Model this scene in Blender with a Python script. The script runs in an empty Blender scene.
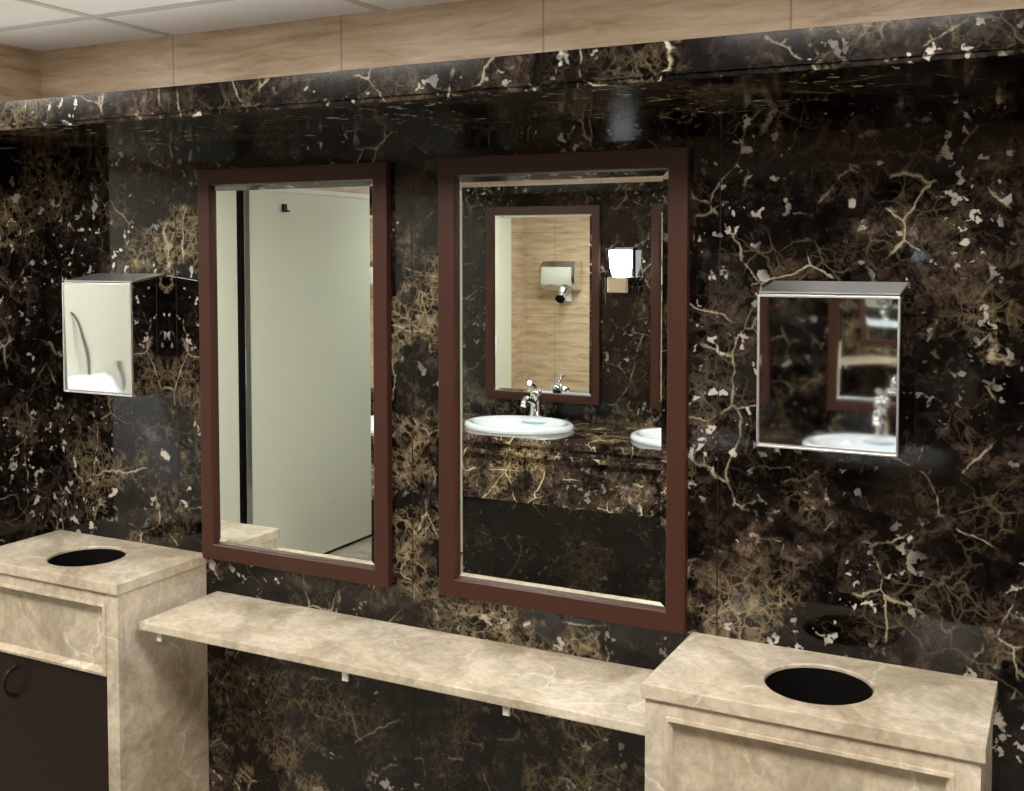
import bpy, bmesh, math
from mathutils import Vector, Matrix
S = bpy.context.scene
col = S.collection

# ------------------------------------------------------------------ helpers
def link(o, parent=None):
    col.objects.link(o)
    if parent: o.parent = parent
    return o
def empty(name, loc=(0,0,0)):
    e = bpy.data.objects.new(name, None); e.location = loc; e.empty_display_size = .05
    col.objects.link(e); return e
def finish(name, bm, mat, parent=None, smooth=False, bevel=0, loc=None, seg=2):
    bmesh.ops.recalc_face_normals(bm, faces=bm.faces)
    me = bpy.data.meshes.new(name); bm.to_mesh(me); bm.free()
    mats = mat if isinstance(mat, (list, tuple)) else [mat]
    for m in mats: me.materials.append(m)
    if smooth:
        for p in me.polygons: p.use_smooth = True
    o = bpy.data.objects.new(name, me); link(o, parent)
    if loc: o.location = loc
    if bevel:
        b = o.modifiers.new('bev', 'BEVEL'); b.width = bevel; b.segments = seg; b.limit_method = 'ANGLE'
        b.angle_limit = math.radians(40)
    return o
def addbox(bm, x0, x1, y0, y1, z0, z1, mi=0):
    vs = [bm.verts.new((x, y, z)) for x in (x0, x1) for y in (y0, y1) for z in (z0, z1)]
    for idx in ((0,1,3,2),(4,6,7,5),(0,4,5,1),(2,3,7,6),(0,2,6,4),(1,5,7,3)):
        f = bm.faces.new([vs[i] for i in idx]); f.material_index = mi
def box(name, x0, x1, y0, y1, z0, z1, mat, parent=None, bevel=0, seg=2):
    bm = bmesh.new(); addbox(bm, x0, x1, y0, y1, z0, z1)
    return finish(name, bm, mat, parent, bevel=bevel, seg=seg)
def revolve(bm, prof, cx=0, cy=0, n=48, sx=1, sy=1, mi=0):
    rings = []
    for r, z in prof:
        rings.append([bm.verts.new((cx+sx*r*math.cos(2*math.pi*i/n), cy+sy*r*math.sin(2*math.pi*i/n), z)) for i in range(n)])
    for a, b in zip(rings[:-1], rings[1:]):
        for i in range(n):
            f = bm.faces.new((a[i], a[(i+1)%n], b[(i+1)%n], b[i])); f.material_index = mi
    return rings
def tube(name, pts, rad, mat, parent=None, res=8):
    cu = bpy.data.curves.new(name, 'CURVE'); cu.dimensions = '3D'; cu.bevel_depth = rad; cu.bevel_resolution = res
    cu.use_fill_caps = True
    sp = cu.splines.new('BEZIER'); sp.bezier_points.add(len(pts)-1)
    for bp, p in zip(sp.bezier_points, pts):
        bp.co = p; bp.handle_left_type = bp.handle_right_type = 'AUTO'
    cu.materials.append(mat)
    o = bpy.data.objects.new(name, cu); return link(o, parent)

# ------------------------------------------------------------------ materials
def newmat(name):
    m = bpy.data.materials.new(name); m.use_nodes = True
    nt = m.node_tree; return m, nt, nt.nodes['Principled BSDF']
def N(nt, t, **kw):
    n = nt.nodes.new(t)
    for k, v in kw.items(): setattr(n, k, v)
    return n
def noise(nt, vec, scale, detail=4, rough=.55, dist=0):
    n = N(nt, 'ShaderNodeTexNoise'); n.inputs['Scale'].default_value = scale
    n.inputs['Detail'].default_value = detail; n.inputs['Roughness'].default_value = rough
    n.inputs['Distortion'].default_value = dist
    nt.links.new(vec, n.inputs['Vector']); return n
def ramp(nt, fac, stops, interp='LINEAR'):
    r = N(nt, 'ShaderNodeValToRGB'); cr = r.color_ramp; cr.interpolation = interp
    while len(cr.elements) < len(stops): cr.elements.new(.5)
    for e, (p, c) in zip(cr.elements, stops):
        e.position = p; e.color = (c, c, c, 1) if isinstance(c, (int, float)) else (*c, 1)
    nt.links.new(fac, r.inputs['Fac']); return r.outputs['Color']
def mix(nt, fac, a, b, mode='MIX'):
    m = N(nt, 'ShaderNodeMix', data_type='RGBA', blend_type=mode)
    for s, v in ((m.inputs[0], fac), (m.inputs[6], a), (m.inputs[7], b)):
        if isinstance(v, (int, float)): s.default_value = v
        elif isinstance(v, tuple): s.default_value = (*v, 1)
        else: nt.links.new(v, s)
    return m.outputs[2]
def math_(nt, op, a, b=0, c=0):
    m = N(nt, 'ShaderNodeMath', operation=op)
    for s, v in zip(m.inputs, (a, b, c)):
        if isinstance(v, (int, float)): s.default_value = v
        else: nt.links.new(v, s)
    return m.outputs[0]
def warp(nt, vec, scale, amt, detail=5):
    n = noise(nt, vec, scale, detail)
    sub = N(nt, 'ShaderNodeVectorMath', operation='SUBTRACT'); nt.links.new(n.outputs['Color'], sub.inputs[0]); sub.inputs[1].default_value = (.5, .5, .5)
    sc = N(nt, 'ShaderNodeVectorMath', operation='SCALE'); nt.links.new(sub.outputs[0], sc.inputs[0]); sc.inputs['Scale'].default_value = amt
    ad = N(nt, 'ShaderNodeVectorMath', operation='ADD'); nt.links.new(vec, ad.inputs[0]); nt.links.new(sc.outputs[0], ad.inputs[1])
    return ad.outputs[0]
def vor(nt, vec, scale):
    v = N(nt, 'ShaderNodeTexVoronoi', feature='DISTANCE_TO_EDGE'); v.inputs['Scale'].default_value = scale
    nt.links.new(vec, v.inputs['Vector']); return v.outputs['Distance']

def simple(name, c, rough=.4, metal=0, coat=0, spec=.5, emit=None, es=0):
    m, nt, b = newmat(name)
    b.inputs['Base Color'].default_value = (*c, 1); b.inputs['Roughness'].default_value = rough
    b.inputs['Metallic'].default_value = metal; b.inputs['Coat Weight'].default_value = coat
    b.inputs['Specular IOR Level'].default_value = spec
    g = N(nt, 'ShaderNodeTexCoord'); n = noise(nt, g.outputs['Object'], 14, 1)
    mr = N(nt, 'ShaderNodeMapRange'); nt.links.new(n.outputs['Fac'], mr.inputs[0])
    mr.inputs[3].default_value = max(0, rough*.92); mr.inputs[4].default_value = rough*1.08
    nt.links.new(mr.outputs[0], b.inputs['Roughness'])
    if emit:
        b.inputs['Emission Color'].default_value = (*emit, 1); b.inputs['Emission Strength'].default_value = es
    return m

def emperador(name, seed=(0,0,0), rough=.05, gain=1.0, flk=1.0, spec=.36):
    m, nt, b = newmat(name)
    g = N(nt, 'ShaderNodeTexCoord')
    mp = N(nt, 'ShaderNodeMapping'); mp.inputs['Location'].default_value = seed
    mp.inputs['Rotation'].default_value = (.3, .5, .2)
    nt.links.new(g.outputs['Object'], mp.inputs['Vector']); v = mp.outputs[0]
    w1 = warp(nt, v, 4, .16, 4); w3 = warp(nt, v, 18, .055, 6); w4 = warp(nt, v, 13, .05, 5)
    vc = N(nt, 'ShaderNodeTexVoronoi', feature='F1'); vc.inputs['Scale'].default_value = 14
    nt.links.new(w3, vc.inputs['Vector'])
    cellv = ramp(nt, vc.outputs['Color'], [(.2, .45), (.9, 1.5)])
    cloud = ramp(nt, noise(nt, w1, 5.5, 6, .72).outputs['Fac'], [(.40, (.0042,.0033,.0030)), (.51, (.0092,.0064,.0052)), (.61, (.029,.0205,.015)), (.71, (.080,.058,.042))])
    base = mix(nt, 1, cloud, cellv, 'MULTIPLY')
    nf = noise(nt, w3, 44, 5, .78).outputs['Fac']
    fine = ramp(nt, nf, [(.38, .32), (.50, .85), (.62, 2.4)])
    base = mix(nt, 1, base, fine, 'MULTIPLY')
    zone = ramp(nt, noise(nt, v, 1.9, 2, .5, .5).outputs['Fac'], [(.46, .0), (.61, 1.0)])
    zone2 = ramp(nt, noise(nt, w1, 5.0, 5, .65).outputs['Fac'], [(.48, 0.0), (.58, 1.0)])
    zm = math_(nt, 'MULTIPLY', zone, zone2)
    gold = ramp(nt, nf, [(.48, 0.0), (.55, 1.0)])
    base = mix(nt, math_(nt, 'MULTIPLY', math_(nt, 'MULTIPLY', gold, zm), .65), base, (.17, .130, .072))
    e1 = ramp(nt, vor(nt, w4, 6.5), [(0, 1.0), (.007, .45), (.017, 0.0)])
    e2 = ramp(nt, vor(nt, w3, 16), [(0, 1.0), (.020, .35), (.045, 0.0)])
    e3 = ramp(nt, vor(nt, w3, 42), [(0, 1.0), (.045, .4), (.10, 0.0)])
    mk1 = ramp(nt, noise(nt, w1, 10.0, 5, .65).outputs['Fac'], [(.49, 0.0), (.58, 1.0)])
    mk2 = math_(nt, 'MULTIPLY', math_(nt, 'MAXIMUM', zm, math_(nt, 'MULTIPLY', zone2, .30)), .65)
    base = mix(nt, math_(nt, 'MULTIPLY', e2, mk2), base, (.34, .265, .150))
    base = mix(nt, math_(nt, 'MULTIPLY', e3, math_(nt, 'MULTIPLY', math_(nt, 'MAXIMUM', zm, math_(nt, 'MULTIPLY', mk1, .15)), .55)), base, (.30, .23, .125))
    base = mix(nt, math_(nt, 'MULTIPLY', e1, math_(nt, 'MULTIPLY', mk1, .75)), base, (.46, .39, .27))
    # cream fragments
    wj = warp(nt, v, 45, .020, 4)
    fl = ramp(nt, noise(nt, wj, 12, 3, .62).outputs['Fac'], [(.690, 0.0), (.71, 1.0)])
    base = mix(nt, math_(nt, 'MULTIPLY', fl, .8*flk), base, (.54, .49, .43))
    fl2 = ramp(nt, noise(nt, wj, 38, 2, .6).outputs['Fac'], [(.620, 0.0), (.655, 1.0)])
    fm = ramp(nt, noise(nt, v, 4.0, 3).outputs['Fac'], [(.48, 0.0), (.60, 1.0)])
    base = mix(nt, math_(nt, 'MULTIPLY', math_(nt, 'MULTIPLY', fl2, fm), .85*flk), base, (.54, .50, .44))
    if gain != 1: base = mix(nt, 1, base, (gain, gain, gain), 'MULTIPLY')
    nt.links.new(base, b.inputs['Base Color'])
    b.inputs['Roughness'].default_value = rough; b.inputs['Specular IOR Level'].default_value = spec
    return m

def beige_marble(name, c0, c1, c2, vein, seed=(0,0,0), rough=.18):
    m, nt, b = newmat(name)
    g = N(nt, 'ShaderNodeTexCoord'); mp = N(nt, 'ShaderNodeMapping'); mp.inputs['Location'].default_value = seed
    mp.inputs['Rotation'].default_value = (.4, .3, .6)
    nt.links.new(g.outputs['Object'], mp.inputs['Vector']); v = mp.outputs[0]
    w = warp(nt, v, 4, .3, 4); w2 = warp(nt, v, 9, .12, 5)
    base = ramp(nt, noise(nt, w, 4, 7, .66).outputs['Fac'], [(.35, c0), (.5, c1), (.64, c2)])
    st = N(nt, 'ShaderNodeMapping'); st.inputs['Scale'].default_value = (1.2, 7, 5); st.inputs['Rotation'].default_value = (.2, .3, .5)
    nt.links.new(w, st.inputs['Vector'])
    sk = ramp(nt, noise(nt, st.outputs[0], 2.2, 5, .6).outputs['Fac'], [(.38, .84), (.56, 1.05)])
    base = mix(nt, 1, base, sk, 'MULTIPLY')
    e = ramp(nt, vor(nt, w2, 6), [(0, 1.0), (.012, .35), (.035, 0.0)])
    mk = ramp(nt, noise(nt, v, 6, 3).outputs['Fac'], [(.48, 0.0), (.59, 1.0)])
    base = mix(nt, math_(nt, 'MULTIPLY', e, math_(nt, 'MULTIPLY', mk, .6)), base, vein)
    fine = ramp(nt, noise(nt, w2, 60, 3, .6).outputs['Fac'], [(.3, .84), (.7, 1.12)])
    base = mix(nt, 1, base, fine, 'MULTIPLY')
    nt.links.new(base, b.inputs['Base Color']); b.inputs['Roughness'].default_value = rough
    return m

def beige_tile(name):
    m, nt, b = newmat(name)
    g = N(nt, 'ShaderNodeTexCoord'); mp = N(nt, 'ShaderNodeMapping')
    mp.inputs['Scale'].default_value = (1.6, 1.6, 12); mp.inputs['Rotation'].default_value = (0, .10, 0)
    nt.links.new(g.outputs['Object'], mp.inputs['Vector'])
    w = warp(nt, mp.outputs[0], 1.5, .6, 4)
    base = ramp(nt, noise(nt, w, 2.4, 6, .68).outputs['Fac'], [(.32, (.33,.22,.13)), (.46, (.50,.37,.24)), (.60, (.60,.47,.33)), (.72, (.70,.59,.45))])
    sep = N(nt, 'ShaderNodeSeparateXYZ'); nt.links.new(g.outputs['Object'], sep.inputs[0])
    def seam(o, off, sp, wd):
        f = math_(nt, 'FRACT', math_(nt, 'DIVIDE', math_(nt, 'ADD', o, off), sp))
        return math_(nt, 'LESS_THAN', f, wd/sp)
    s = math_(nt, 'MAXIMUM', seam(sep.outputs[0], 1.931+4.90, .49, .004), seam(sep.outputs[2], .0, .60, .004))
    base = mix(nt, math_(nt, 'MULTIPLY', s, .6), base, (.16,.11,.07))
    nt.links.new(base, b.inputs['Base Color']); b.inputs['Roughness'].default_value = .3
    return m

M_dark = emperador('emperador_dark_marble', (3.1, 1.7, .4))
M_pelmet = emperador('emperador_pelmet_marble', (3.6, 1.2, .9), rough=.13, spec=.16)
M_dark2 = emperador('emperador_vanity_marble', (7.3, 4.1, 2.4), gain=.7, flk=.7)
M_dark_lit = emperador('emperador_lit_marble', (1.3, 8.1, 2.4), gain=2.8, flk=.2)  # marble colour lifted so the vanity counter and apron look lit
M_bin = beige_marble('beige_marble', (.39,.315,.22), (.54,.465,.355), (.67,.60,.49), (.84,.79,.70))
M_tile = beige_tile('beige_striped_tile')
M_frame = simple('mahogany_brown_frame', (.052,.020,.0135), .35, spec=.25)
M_door = simple('dark_brown_laminate', (.014,.0065,.006), .4, spec=.2)
def mirror_mat(name, c, r):
    m, nt, b = newmat(name)
    b.inputs['Metallic'].default_value = 1; b.inputs['Base Color'].default_value = (*c, 1); b.inputs['Roughness'].default_value = r
    return m
M_mirror = mirror_mat('mirror_glass', (.93,.97,.95), 0.0)
M_steel, nt_, b_ = newmat('polished_stainless_steel')
b_.inputs['Metallic'].default_value = 1; b_.inputs['Base Color'].default_value = (.84,.85,.86,1); b_.inputs['Roughness'].default_value = .03
_g = N(nt_, 'ShaderNodeTexCoord'); _n = noise(nt_, _g.outputs['Object'], 9, 0)
_bp = N(nt_, 'ShaderNodeBump'); _bp.inputs['Strength'].default_value = .007; _bp.inputs['Distance'].default_value = .05
nt_.links.new(_n.outputs['Fac'], _bp.inputs['Height']); nt_.links.new(_bp.outputs[0], b_.inputs['Normal'])
M_chrome = simple('chrome', (.78,.79,.81), .08, metal=1)
M_brushed = simple('brushed_steel_edge', (.80,.81,.82), .35, metal=1)
M_ceramic = simple('white_ceramic', (.82,.90,.95), .08, coat=.5)
M_cream = simple('cream_laminate', (.66,.685,.58), .3)
M_white = simple('white_plastic', (.75,.75,.72), .4)
M_black = simple('black_rubber_and_shade', (.003,.003,.003), .8, spec=.1)  # also painted in as darkness of bin holes and partition opening
M_ceil = simple('ceiling_tile_white', (.88,.86,.83), .85)
M_grid = simple('ceiling_grid_metal', (.60,.58,.55), .6)
M_floor = beige_marble('floor_stone', (.30,.26,.21), (.42,.38,.32), (.5,.46,.40), (.6,.55,.5), (5,5,5))
M_light = simple('led_diffuser', (.9,.9,.9), .5, emit=(1.0,.96,.895), es=29)
M_light2 = simple('led_diffuser_dim', (.9,.9,.9), .5, emit=(1.0,.97,.90), es=18)
M_fill = simple('added_fill_glow', (.9,.9,.9), .5, emit=(1.0,.95,.88), es=5)  # emission for the added fill above the pelmet
M_glare = simple('dispenser_glare_glow', (.9,.9,.9), .5, emit=(.85,.93,1.0), es=14)  # emission stands in for glare on the opposite wall dispenser

# ------------------------------------------------------------------ room shell
ZC = 2.17; XL = -3.63; XR = 1.3; YB = -4.6; YO = -2.7
XP = -2.385
ZT = 1.94
box('wall_front', XP-.16, XR, 0, .12, 0, ZT, M_dark)
box('wall_front_upper', XP-.16, XR, 0, .12, ZT, ZC, M_tile)
box('wall_front_left', XL-.12, XP-.16, 0, .12, 0, ZC, M_tile)
box('wall_pier', XP-.16, XP, -.22, 0, 0, ZT, M_dark)
box('wall_pier_upper', XP-.16, XP, -.22, 0, ZT, ZC, M_tile)
box('wall_left', XL-.12, XL, YB, 0, 0, ZC, M_tile)
box('wall_right', XR, XR+.12, YB, .12, 0, ZC, M_tile)
box('wall_rear', XL-.12, XR+.12, YB-.12, YB, 0, ZC, M_cream)
box('wall_back', -2.66, XR, YO-.12, YO, 0, 1.93, M_dark2)
box('wall_back_upper', -2.66, XR, YO-.12, YO, 1.93, ZC, M_tile)
box('floor', XL-.12, XR+.12, YB-.12, .12, -.1, 0, M_floor)
box('baseboard_left', XL, XL+.012, YB, 0, 0, .10, M_dark)
box('ceiling', XL-.12, XR+.12, YB-.12, .12, ZC, ZC+.1, M_ceil)
bm = bmesh.new()
y = -.24
while y > YB:
    addbox(bm, XL, XR, y-.009, y+.009, ZC-.004, ZC+.001); y -= .6
x = -1.93-.6*2
while x < XR:
    addbox(bm, x-.009, x+.009, YB, -.0, ZC-.0035, ZC+.001); x += .6
finish('trim_ceiling_grid', bm, M_grid)

bm = bmesh.new()
addbox(bm, XP, XR, -.40, -.001, 1.910, 1.97)
addbox(bm, XP, XR, -.405, -.40, 1.918, 1.924)
finish('trim_marble_pelmet', bm, M_pelmet, bevel=.001)
box('trim_marble_pelmet', -2.66, XR, YO+.001, YO+.06, 1.93, 1.965, M_pelmet, bevel=.001)

bm = bmesh.new()
for xj in (-1.93, -1.26, -.585, .10):
    addbox(bm, xj-.0008, xj+.0008, -.0008, 0.0005, 0, 1.909)
finish('trim_slab_joints', bm, M_door)

# ------------------------------------------------------------------ lights
def ceiling_light(x, y, sx=.28, sy=.23, mat=None):
    e = empty('ceiling_light', (x, y, ZC))
    bm = bmesh.new(); t = .010
    for a in ((-sx-t, sx+t, -sy-t, -sy), (-sx-t, sx+t, sy, sy+t), (-sx-t, -sx, -sy, sy), (sx, sx+t, -sy, sy)):
        addbox(bm, *a, -.010, 0)
    finish('frame', bm, M_white, e)
    bm = bmesh.new(); addbox(bm, -sx, sx, -sy, sy, -.008, 0); finish('diffuser', bm, mat or M_light, e)
for p in ((-2.83, -1.09), (-1.63, -1.09), (-.43, -1.09), (.77, -1.09)):
    ceiling_light(*p)
ceiling_light(-2.95, -3.78, mat=M_light2)
e = empty('added_cove_fill', (-.55, -.30, 1.971))  # unseen glow added above the pelmet to brighten upper wall and ceiling
bm = bmesh.new(); addbox(bm, -1.8, 1.8, -.02, .02, 0, .006); finish('added_fill_base', bm, M_white, e)
bm = bmesh.new(); addbox(bm, -1.79, 1.79, -.017, .017, .006, .010); finish('diffuser', bm, M_fill, e)

# ------------------------------------------------------------------ framed mirrors
def ringrect(bm, rects, close_last=True):
    rs = []
    for (x0, x1, z0, z1, y) in rects:
        rs.append([bm.verts.new(p) for p in ((x0,y,z0),(x1,y,z0),(x1,y,z1),(x0,y,z1))])
    for a, b in zip(rs[:-1], rs[1:]):
        for i in range(4):
            bm.faces.new((a[i], a[(i+1)%4], b[(i+1)%4], b[i]))
    if close_last: bm.faces.new(rs[-1])
def ins(x0, x1, z0, z1, d, y): return (x0+d, x1-d, z0+d, z1-d, y)
def framed_mirror(x0, x1, z0, z1, ywall=0, sgn=-1, fw=.038):
    e = empty('framed_wall_mirror', ((x0+x1)/2, ywall, (z0+z1)/2))
    ox, oz = e.location.x, e.location.z
    a = (x0-ox, x1-ox, z0-oz, z1-oz)
    bm = bmesh.new()
    prof = [(0, .0005), (0, .017), (.0015, .0185), (fw-.002, .0185), (fw, .017), (fw, .004)]
    ringrect(bm, [ins(*a, d, sgn*h) for d, h in prof], False)
    finish('frame', bm, M_frame, e)
    bm = bmesh.new()
    ringrect(bm, [ins(*a, fw-.002, sgn*.006), ins(*a, fw+.014, sgn*.0078)])
    finish('bevelled_glass', bm, M_mirror, e)
framed_mirror(-1.843, -1.312, .922, 1.845, fw=.036)
framed_mirror(-1.184, -.6426, .926, 1.848)
framed_mirror(-2.52, -1.93, .95, 1.87, YO, 1)
framed_mirror(-1.68, -1.10, .95, 1.87, YO, 1)
framed_mirror(-.87, -.27, .95, 1.87, YO, 1)

# ------------------------------------------------------------------ stainless dispensers
def dispenser(x0, x1, z0, z1, p=.114):
    e = empty('steel_paper_towel_dispenser', ((x0+x1)/2, -.001, (z0+z1)/2)); ox, oz = e.location.x, e.location.z
    bm = bmesh.new()
    a, b_, c, d = x0-ox, x1-ox, z0-oz, z1-oz
    pts = [(0, c), (-p+.010, c), (-p+.0035, c+.006), (-p, d-.004), (-p+.006, d), (0, d+.016)]
    L = [bm.verts.new((a, y, z)) for y, z in pts]; R = [bm.verts.new((b_, y, z)) for y, z in pts]
    bm.faces.new(L); bm.faces.new(R)
    for i in range(len(pts)):
        j = (i+1) % len(pts); bm.faces.new((L[i], L[j], R[j], R[i]))
    finish('body', bm, M_steel, e, bevel=.0015)
    bm = bmesh.new()
    addbox(bm, a-.001, b_+.001, -p-.0015, -p+.004, d-.006, d-.002)
    addbox(bm, a-.001, b_+.001, -p-.0005, -p+.005, c+.0005, c+.0040)
    addbox(bm, a-.0015, a+.002, -p-.0015, -p+.005, c+.002, d-.004)
    addbox(bm, b_-.002, b_+.0015, -p-.0015, -p+.005, c+.002, d-.004)
    finish('rim', bm, M_brushed, e, bevel=.0006)
    # hinged lid lip on top
    bm = bmesh.new()
    pl = [(-.002, d+.0165), (-p+.004, d+.0008), (-p+.004, d+.003), (-.002, d+.019)]
    L = [bm.verts.new((a, y, z)) for y, z in pl]; R = [bm.verts.new((b_, y, z)) for y, z in pl]
    bm.faces.new(L); bm.faces.new(R)
    for i in range(4):
        j = (i+1) % 4; bm.faces.new((L[i], L[j], R[j], R[i]))
    finish('lid', bm, M_brushed, e)
    bm = bmesh.new(); addbox(bm, a+.04, b_-.04, -p+.02, -.03, c-.002, c+.001); finish('slot', bm, M_black, e)
dispenser(-2.186, -1.962, 1.312, 1.581)
dispenser(-.4824, -.2507, 1.314, 1.581)

# ------------------------------------------------------------------ marble waste bins
def waste_cabinet(x0, x1, cx, ztop=.928, dp=.284):
    e = empty('marble_waste_bin_cabinet', (cx, -.147, 0)); ox, oy = cx, -.147
    X0, X1 = x0-ox, x1-ox; YB_, YF = -oy-.001, -dp-oy
    r = .088; th = .024
    bm = bmesh.new()
    angs = [2*math.pi*i/64 for i in range(64)]
    for px, py in ((X0,YB_),(X1,YB_),(X0,YF),(X1,YF)): angs.append(math.atan2(py, px) % (2*math.pi))
    angs = sorted(set(round(a, 6) for a in angs))
    def rp(a):
        c, s = math.cos(a), math.sin(a); t = 1e9
        if c > 1e-9: t = min(t, X1/c)
        if c < -1e-9: t = min(t, X0/c)
        if s > 1e-9: t = min(t, YB_/s)
        if s < -1e-9: t = min(t, YF/s)
        return (c*t, s*t)
    n = len(angs)
    ro = [(rp(a)) for a in angs]
    def ring(f, z): return [bm.verts.new((*f(i), z)) for i in range(n)]
    inner = lambda rr: (lambda i: (rr*math.cos(angs[i]), rr*math.sin(angs[i])))
    outer = lambda i: ro[i]
    R = [ring(outer, ztop), ring(inner(r+.002), ztop), ring(inner(r), ztop-.002), ring(inner(r), ztop-th), ring(outer, ztop-th)]
    for k in range(5):
        a, b2 = R[k], R[(k+1) % 5]
        for i in range(n):
            j = (i+1) % n; bm.faces.new((a[i], a[j], b2[j], b2[i]))
    finish('top_slab', bm, M_bin, e, bevel=.0015)
    zb = ztop-th; g = .006
    bm = bmesh.new()
    addbox(bm, X0+g, X0+g+.02, YF+.022, YB_, 0, zb); addbox(bm, X1-g-.02, X1-g, YF+.022, YB_, 0, zb)
    addbox(bm, X0+g, X1-g, YF+g+.012, YB_, 0, .05)
    finish('side_panels', bm, M_bin, e)
    bm = bmesh.new(); yf = YF+g; st = .036
    zm = .717
    addbox(bm, X0+g, X0+g+st, yf, yf+.018, 0, zb); addbox(bm, X1-g-st, X1-g, yf, yf+.018, 0, zb)
    addbox(bm, X0+g+st, X1-g-st, yf, yf+.018, zb-.026, zb); addbox(bm, X0+g+st, X1-g-st, yf, yf+.018, 0, .09)
    finish('front_frame', bm, M_bin, e, bevel=.001)
    bm = bmesh.new()
    A = (X0+g+st, X1-g-st, zm, zb-.026)
    ringrect(bm, [ins(*A, -.0005, yf+.006), ins(*A, 0, yf-.004), ins(*A, .006, yf-.005), ins(*A, .011, yf+.003), ins(*A, .014, yf+.012)])
    finish('moulded_panel', bm, M_bin, e)
    bm = bmesh.new(); addbox(bm, X0+g+st+.001, X1-g-st-.001, yf+.005, yf+.016, .092, zm-.003)
    finish('door', bm, M_door, e, bevel=.002)
    hx = cx-ox-.098
    tube('door_handle', [(hx, yf+.005, zm-.03), (hx-.002, yf-.02, zm-.045), (hx-.002, yf-.022, zm-.085), (hx, yf+.005, zm-.10)], .005, M_door, e)
    bm = bmesh.new()
    rs = revolve(bm, [(r-.0005, ztop-.007), (r-.002, ztop-.007), (r-.002, zb-.02), (r-.012, .12)], n=64); bm.faces.new(rs[-1])  # black liner also covers the slab's hole wall, painting in its darkness
    finish('liner_and_hole_shade', bm, M_black, e, smooth=False)
waste_cabinet(-2.345, -1.84, -2.083)
waste_cabinet(-.632, -.098, -.366)

# ------------------------------------------------------------------ shelf
e = empty('marble_shelf', (-1.22, 0, .841))
bm = bmesh.new(); addbox(bm, -.592, .587, -.25, -.001, -.018, 0); finish('slab', bm, M_bin, e, bevel=.002)
for i, xx in enumerate((-1.765, -1.27, -.91)):
    bm = bmesh.new(); X = xx+1.22
    addbox(bm, X-.007, X+.007, -.235, -.001, -.022, -.018)
    addbox(bm, X-.007, X+.007, -.239, -.235, -.040, -.018)
    addbox(bm, X-.007, X+.007, -.006, -.001, -.07, -.018)
    finish('bracket_%d' % (i+1), bm, M_white, e, bevel=.001)

# ------------------------------------------------------------------ opposite vanity
CT = .87
e = empty('marble_vanity_counter', (-.68, YO, 0))
def lx(x): return x+.68
bxs = (-2.2, -1.40, -.64); by = YO+.30; sx, sy = .235, .185
bm = bmesh.new()
x0, x1 = lx(-2.64), lx(XR); n = 64
edges = [x0, lx(-1.80), lx(-1.0), lx(-.2), ]
for k, bx in enumerate(bxs):
    a0, a1 = edges[k], edges[k+1]; cx_, cy_ = lx(bx), by-YO
    Y0, Y1 = .001, .56
    angs = [2*math.pi*i/n for i in range(n)]
    for px, py in ((a0,Y0),(a1,Y0),(a0,Y1),(a1,Y1)): angs.append(math.atan2(py-cy_, px-cx_) % (2*math.pi))
    angs = sorted(set(round(a, 6) for a in angs)); m_ = len(angs)
    def rp(a):
        c, s = math.cos(a), math.sin(a); t = 1e9
        if c > 1e-9: t = min(t, (a1-cx_)/c)
        if c < -1e-9: t = min(t, (a0-cx_)/c)
        if s > 1e-9: t = min(t, (Y1-cy_)/s)
        if s < -1e-9: t = min(t, (Y0-cy_)/s)
        return (cx_+c*t, cy_+s*t)
    def ri(a): return (cx_+(sx-.02)*math.cos(a), cy_+(sy-.02)*math.sin(a))
    RR = []
    for f, z in ((rp, CT), (ri, CT), (ri, CT-.03), (rp, CT-.03)):
        RR.append([bm.verts.new((*f(a), z)) for a in angs])
    for q in range(4):
        A_, B_ = RR[q], RR[(q+1) % 4]
        for i in range(m_):
            j = (i+1) % m_; bm.faces.new((A_[i], A_[j], B_[j], B_[i]))
addbox(bm, lx(-.2), x1-.001, .001, .56, CT-.03, CT)
finish('counter_slab', bm, M_dark_lit, e)
bm = bmesh.new()
addbox(bm, x0, x1-.001, .50, .545, CT-.06, CT-.03)
addbox(bm, x0, x1-.001, .50, .565, CT-.080, CT-.06)
addbox(bm, x0+.005, x1-.001, .50, .54, .59, CT-.080)
addbox(bm, x0+.005, x0+.035, .001, .50, .59, CT-.03)
finish('apron', bm, M_dark_lit, e, bevel=.003)
box('trim_backsplash', -2.64, XR-.001, YO+.001, YO+.012, CT, CT+.05, M_dark2)

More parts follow.
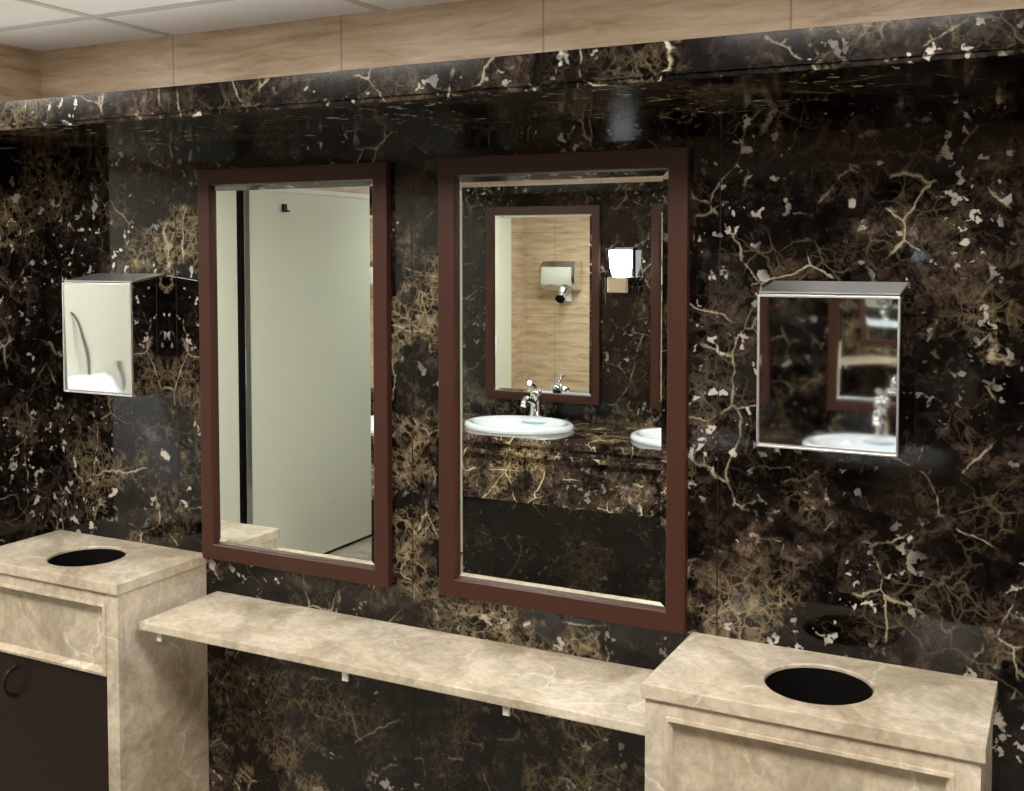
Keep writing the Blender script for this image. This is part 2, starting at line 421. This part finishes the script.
def basin(bx):
    e = empty('white_oval_wash_basin', (bx, by, CT))
    bm = bmesh.new()
    P = [(1.0, .0), (1.01, .008), (.995, .019), (.95, .025), (.88, .024), (.83, .012), (.79, -.02), (.71, -.075), (.50, -.115), (.22, -.13), (.08, -.133)]
    rs = revolve(bm, P, n=64, sx=sx+.02, sy=sy+.01); bm.faces.new(rs[-1])
    finish('bowl', bm, M_ceramic, e, smooth=True)
    bm = bmesh.new(); revs = revolve(bm, [(.001, -.128), (.022, -.128), (.024, -.131)], n=24); finish('drain', bm, M_chrome, e, smooth=True)
    bm = bmesh.new(); revolve(bm, [(.001, .0), (.05, .0), (.05, .022), (.001, .026)], n=32, cy=-.17, sx=1.6, sy=.55); finish('tap_deck', bm, M_ceramic, e, smooth=True)
def faucet(bx):
    e = empty('chrome_mixer_tap', (bx+.0, YO+.125, CT+.026))
    bm = bmesh.new()
    rs = revolve(bm, [(.001, 0), (.030, 0), (.030, .008), (.026, .014), (.025, .085), (.027, .095), (.027, .118), (.018, .128), (.001, .130)], n=32)
    finish('body', bm, M_chrome, e, smooth=True)
    tube('spout', [(0, .01, .055), (0, .06, .082), (0, .115, .085), (0, .128, .062)], .014, M_chrome, e)
    tube('lever', [(0, .0, .122), (0, .02, .142), (0, .065, .162)], .010, M_chrome, e)
for bx in bxs: basin(bx); faucet(bx)

# wall dispenser between opposite mirrors, its bright glare made as an added glowing shade
e = empty('glare_dispenser', (-1.81, YO+.001, 1.58))
bm = bmesh.new(); addbox(bm, -.045, .045, 0, .02, -.06, .10); addbox(bm, -.05, .05, 0, .10, -.11, -.035)
finish('metal_mount', bm, M_chrome, e, bevel=.008, seg=3)
bm = bmesh.new(); rs = revolve(bm, [(.001, -.035), (.034, -.035), (.045, .0), (.052, .08), (.048, .083)], n=32, cy=.06)
finish('glare_shade', bm, M_glare, e, smooth=True)
bm = bmesh.new(); rs = revolve(bm, [(.001, .083), (.053, .083), (.053, .089), (.001, .090)], n=32, cy=.06)
finish('glow_blocker', bm, M_chrome, e)  # metal disc added to stop the glow spilling upward

# ------------------------------------------------------------------ hand dryer on the beige wall
e = empty('chrome_hand_dryer', (-3.32, -.001, 1.48))
bm = bmesh.new()
pts = [(0, -.10), (-.10, -.10), (-.15, -.06), (-.16, 0), (-.15, .07), (-.11, .11), (0, .12)]
L = [bm.verts.new((-.14, y, z)) for y, z in pts]; R = [bm.verts.new((.14, y, z)) for y, z in pts]
bm.faces.new(L); bm.faces.new(R)
for i in range(len(pts)):
    j = (i+1) % len(pts); bm.faces.new((L[i], L[j], R[j], R[i]))
finish('housing', bm, M_chrome, e, bevel=.02, seg=4)
tube('nozzle', [(.03, -.10, -.08), (.03, -.12, -.13), (.03, -.15, -.16)], .032, M_chrome, e)
bm = bmesh.new(); revolve(bm, [(.034, -.02), (.034, .0), (.026, .004), (.001, .004)], n=24)
o = finish('nozzle_collar', bm, M_black, e); o.location = (.03, -.155, -.165); o.rotation_euler = (math.radians(125), 0, 0)
bm = bmesh.new(); addbox(bm, .0, .06, -.05, 0, -.18, -.10)
finish('mount', bm, M_white, e, bevel=.004)

# ------------------------------------------------------------------ cubicle partitions on the left side
e = empty('toilet_cubicle_partition', (XL, -2.2, 0))
def pp(name, y0, y1, z0, z1, mat, t0=.014, t1=.034):
    bm = bmesh.new(); addbox(bm, t0, t1, y0+2.2, y1+2.2, z0, z1); return finish(name, bm, mat, e, bevel=.002)
pp('panel', -4.4, -2.235, .02, 1.96, M_cream)
pp('post', -2.225, -2.185, 0, 1.96, M_chrome, .014, .05)
pp('dark_gap_strip', -2.185, -2.150, 0, 1.96, M_black, .014, .02)  # black strip painted in for the dark opening beside the post
pp('side_panel', -2.15, -.32, 0.02, 1.96, M_cream)
pp('head_rail', -4.4, -.32, 1.96, 1.985, M_white, .014, .04)
bm = bmesh.new(); addbox(bm, .034, .045, -.32, -.29, 1.86, 1.90); addbox(bm, .045, .07, -.31, -.30, 1.86, 1.868); finish('coat_hook', bm, M_door, e)

# urinal with flush pipe on the left side
e = empty('white_wall_urinal', (XL+.035, -1.40, 0))
bm = bmesh.new()
secs = [(.50, .10, .10), (.56, .16, .24), (.66, .175, .33), (.76, .175, .32), (.90, .165, .24), (1.04, .155, .17), (1.11, .13, .12), (1.125, .10, .08)]
rings = []
for z, hw, d in secs:
    rings.append([bm.verts.new((d*math.sin(math.pi*i/20), -hw*math.cos(math.pi*i/20), z)) for i in range(21)])
for a, b in zip(rings[:-1], rings[1:]):
    for i in range(20): bm.faces.new((a[i], a[i+1], b[i+1], b[i]))
    bm.faces.new((a[0], b[0], b[20], a[20]))
bm.faces.new(rings[0]); bm.faces.new(rings[-1])
finish('bowl', bm, M_ceramic, e, smooth=True)
tube('flush_pipe', [(.05, 0, 1.12), (.05, 0, 1.20), (.05, .02, 1.28), (.02, .03, 1.36), (-.02, .03, 1.38)], .005, M_door, e)
tube('flush_valve', [(.03, -.15, 1.02), (.06, -.15, 1.05), (.06, -.15, 1.16)], .012, M_chrome, e)

# ------------------------------------------------------------------ world + camera
w = bpy.data.worlds.new('world'); S.world = w; w.use_nodes = True
w.node_tree.nodes['Background'].inputs[0].default_value = (.5, .5, .5, 1); w.node_tree.nodes['Background'].inputs[1].default_value = .1
cam = bpy.data.cameras.new('camera'); co = bpy.data.objects.new('camera', cam); col.objects.link(co)
cam.sensor_fit = 'HORIZONTAL'; cam.sensor_width = 36; cam.lens = 36*1100/1024
cam.shift_y = -90.5/1024; cam.clip_start = .01
co.location = (0, -2.0, 1.65); co.rotation_euler = (math.radians(90-2.7), 0, math.radians(27))
S.camera = co
S.view_settings.view_transform = 'Standard'
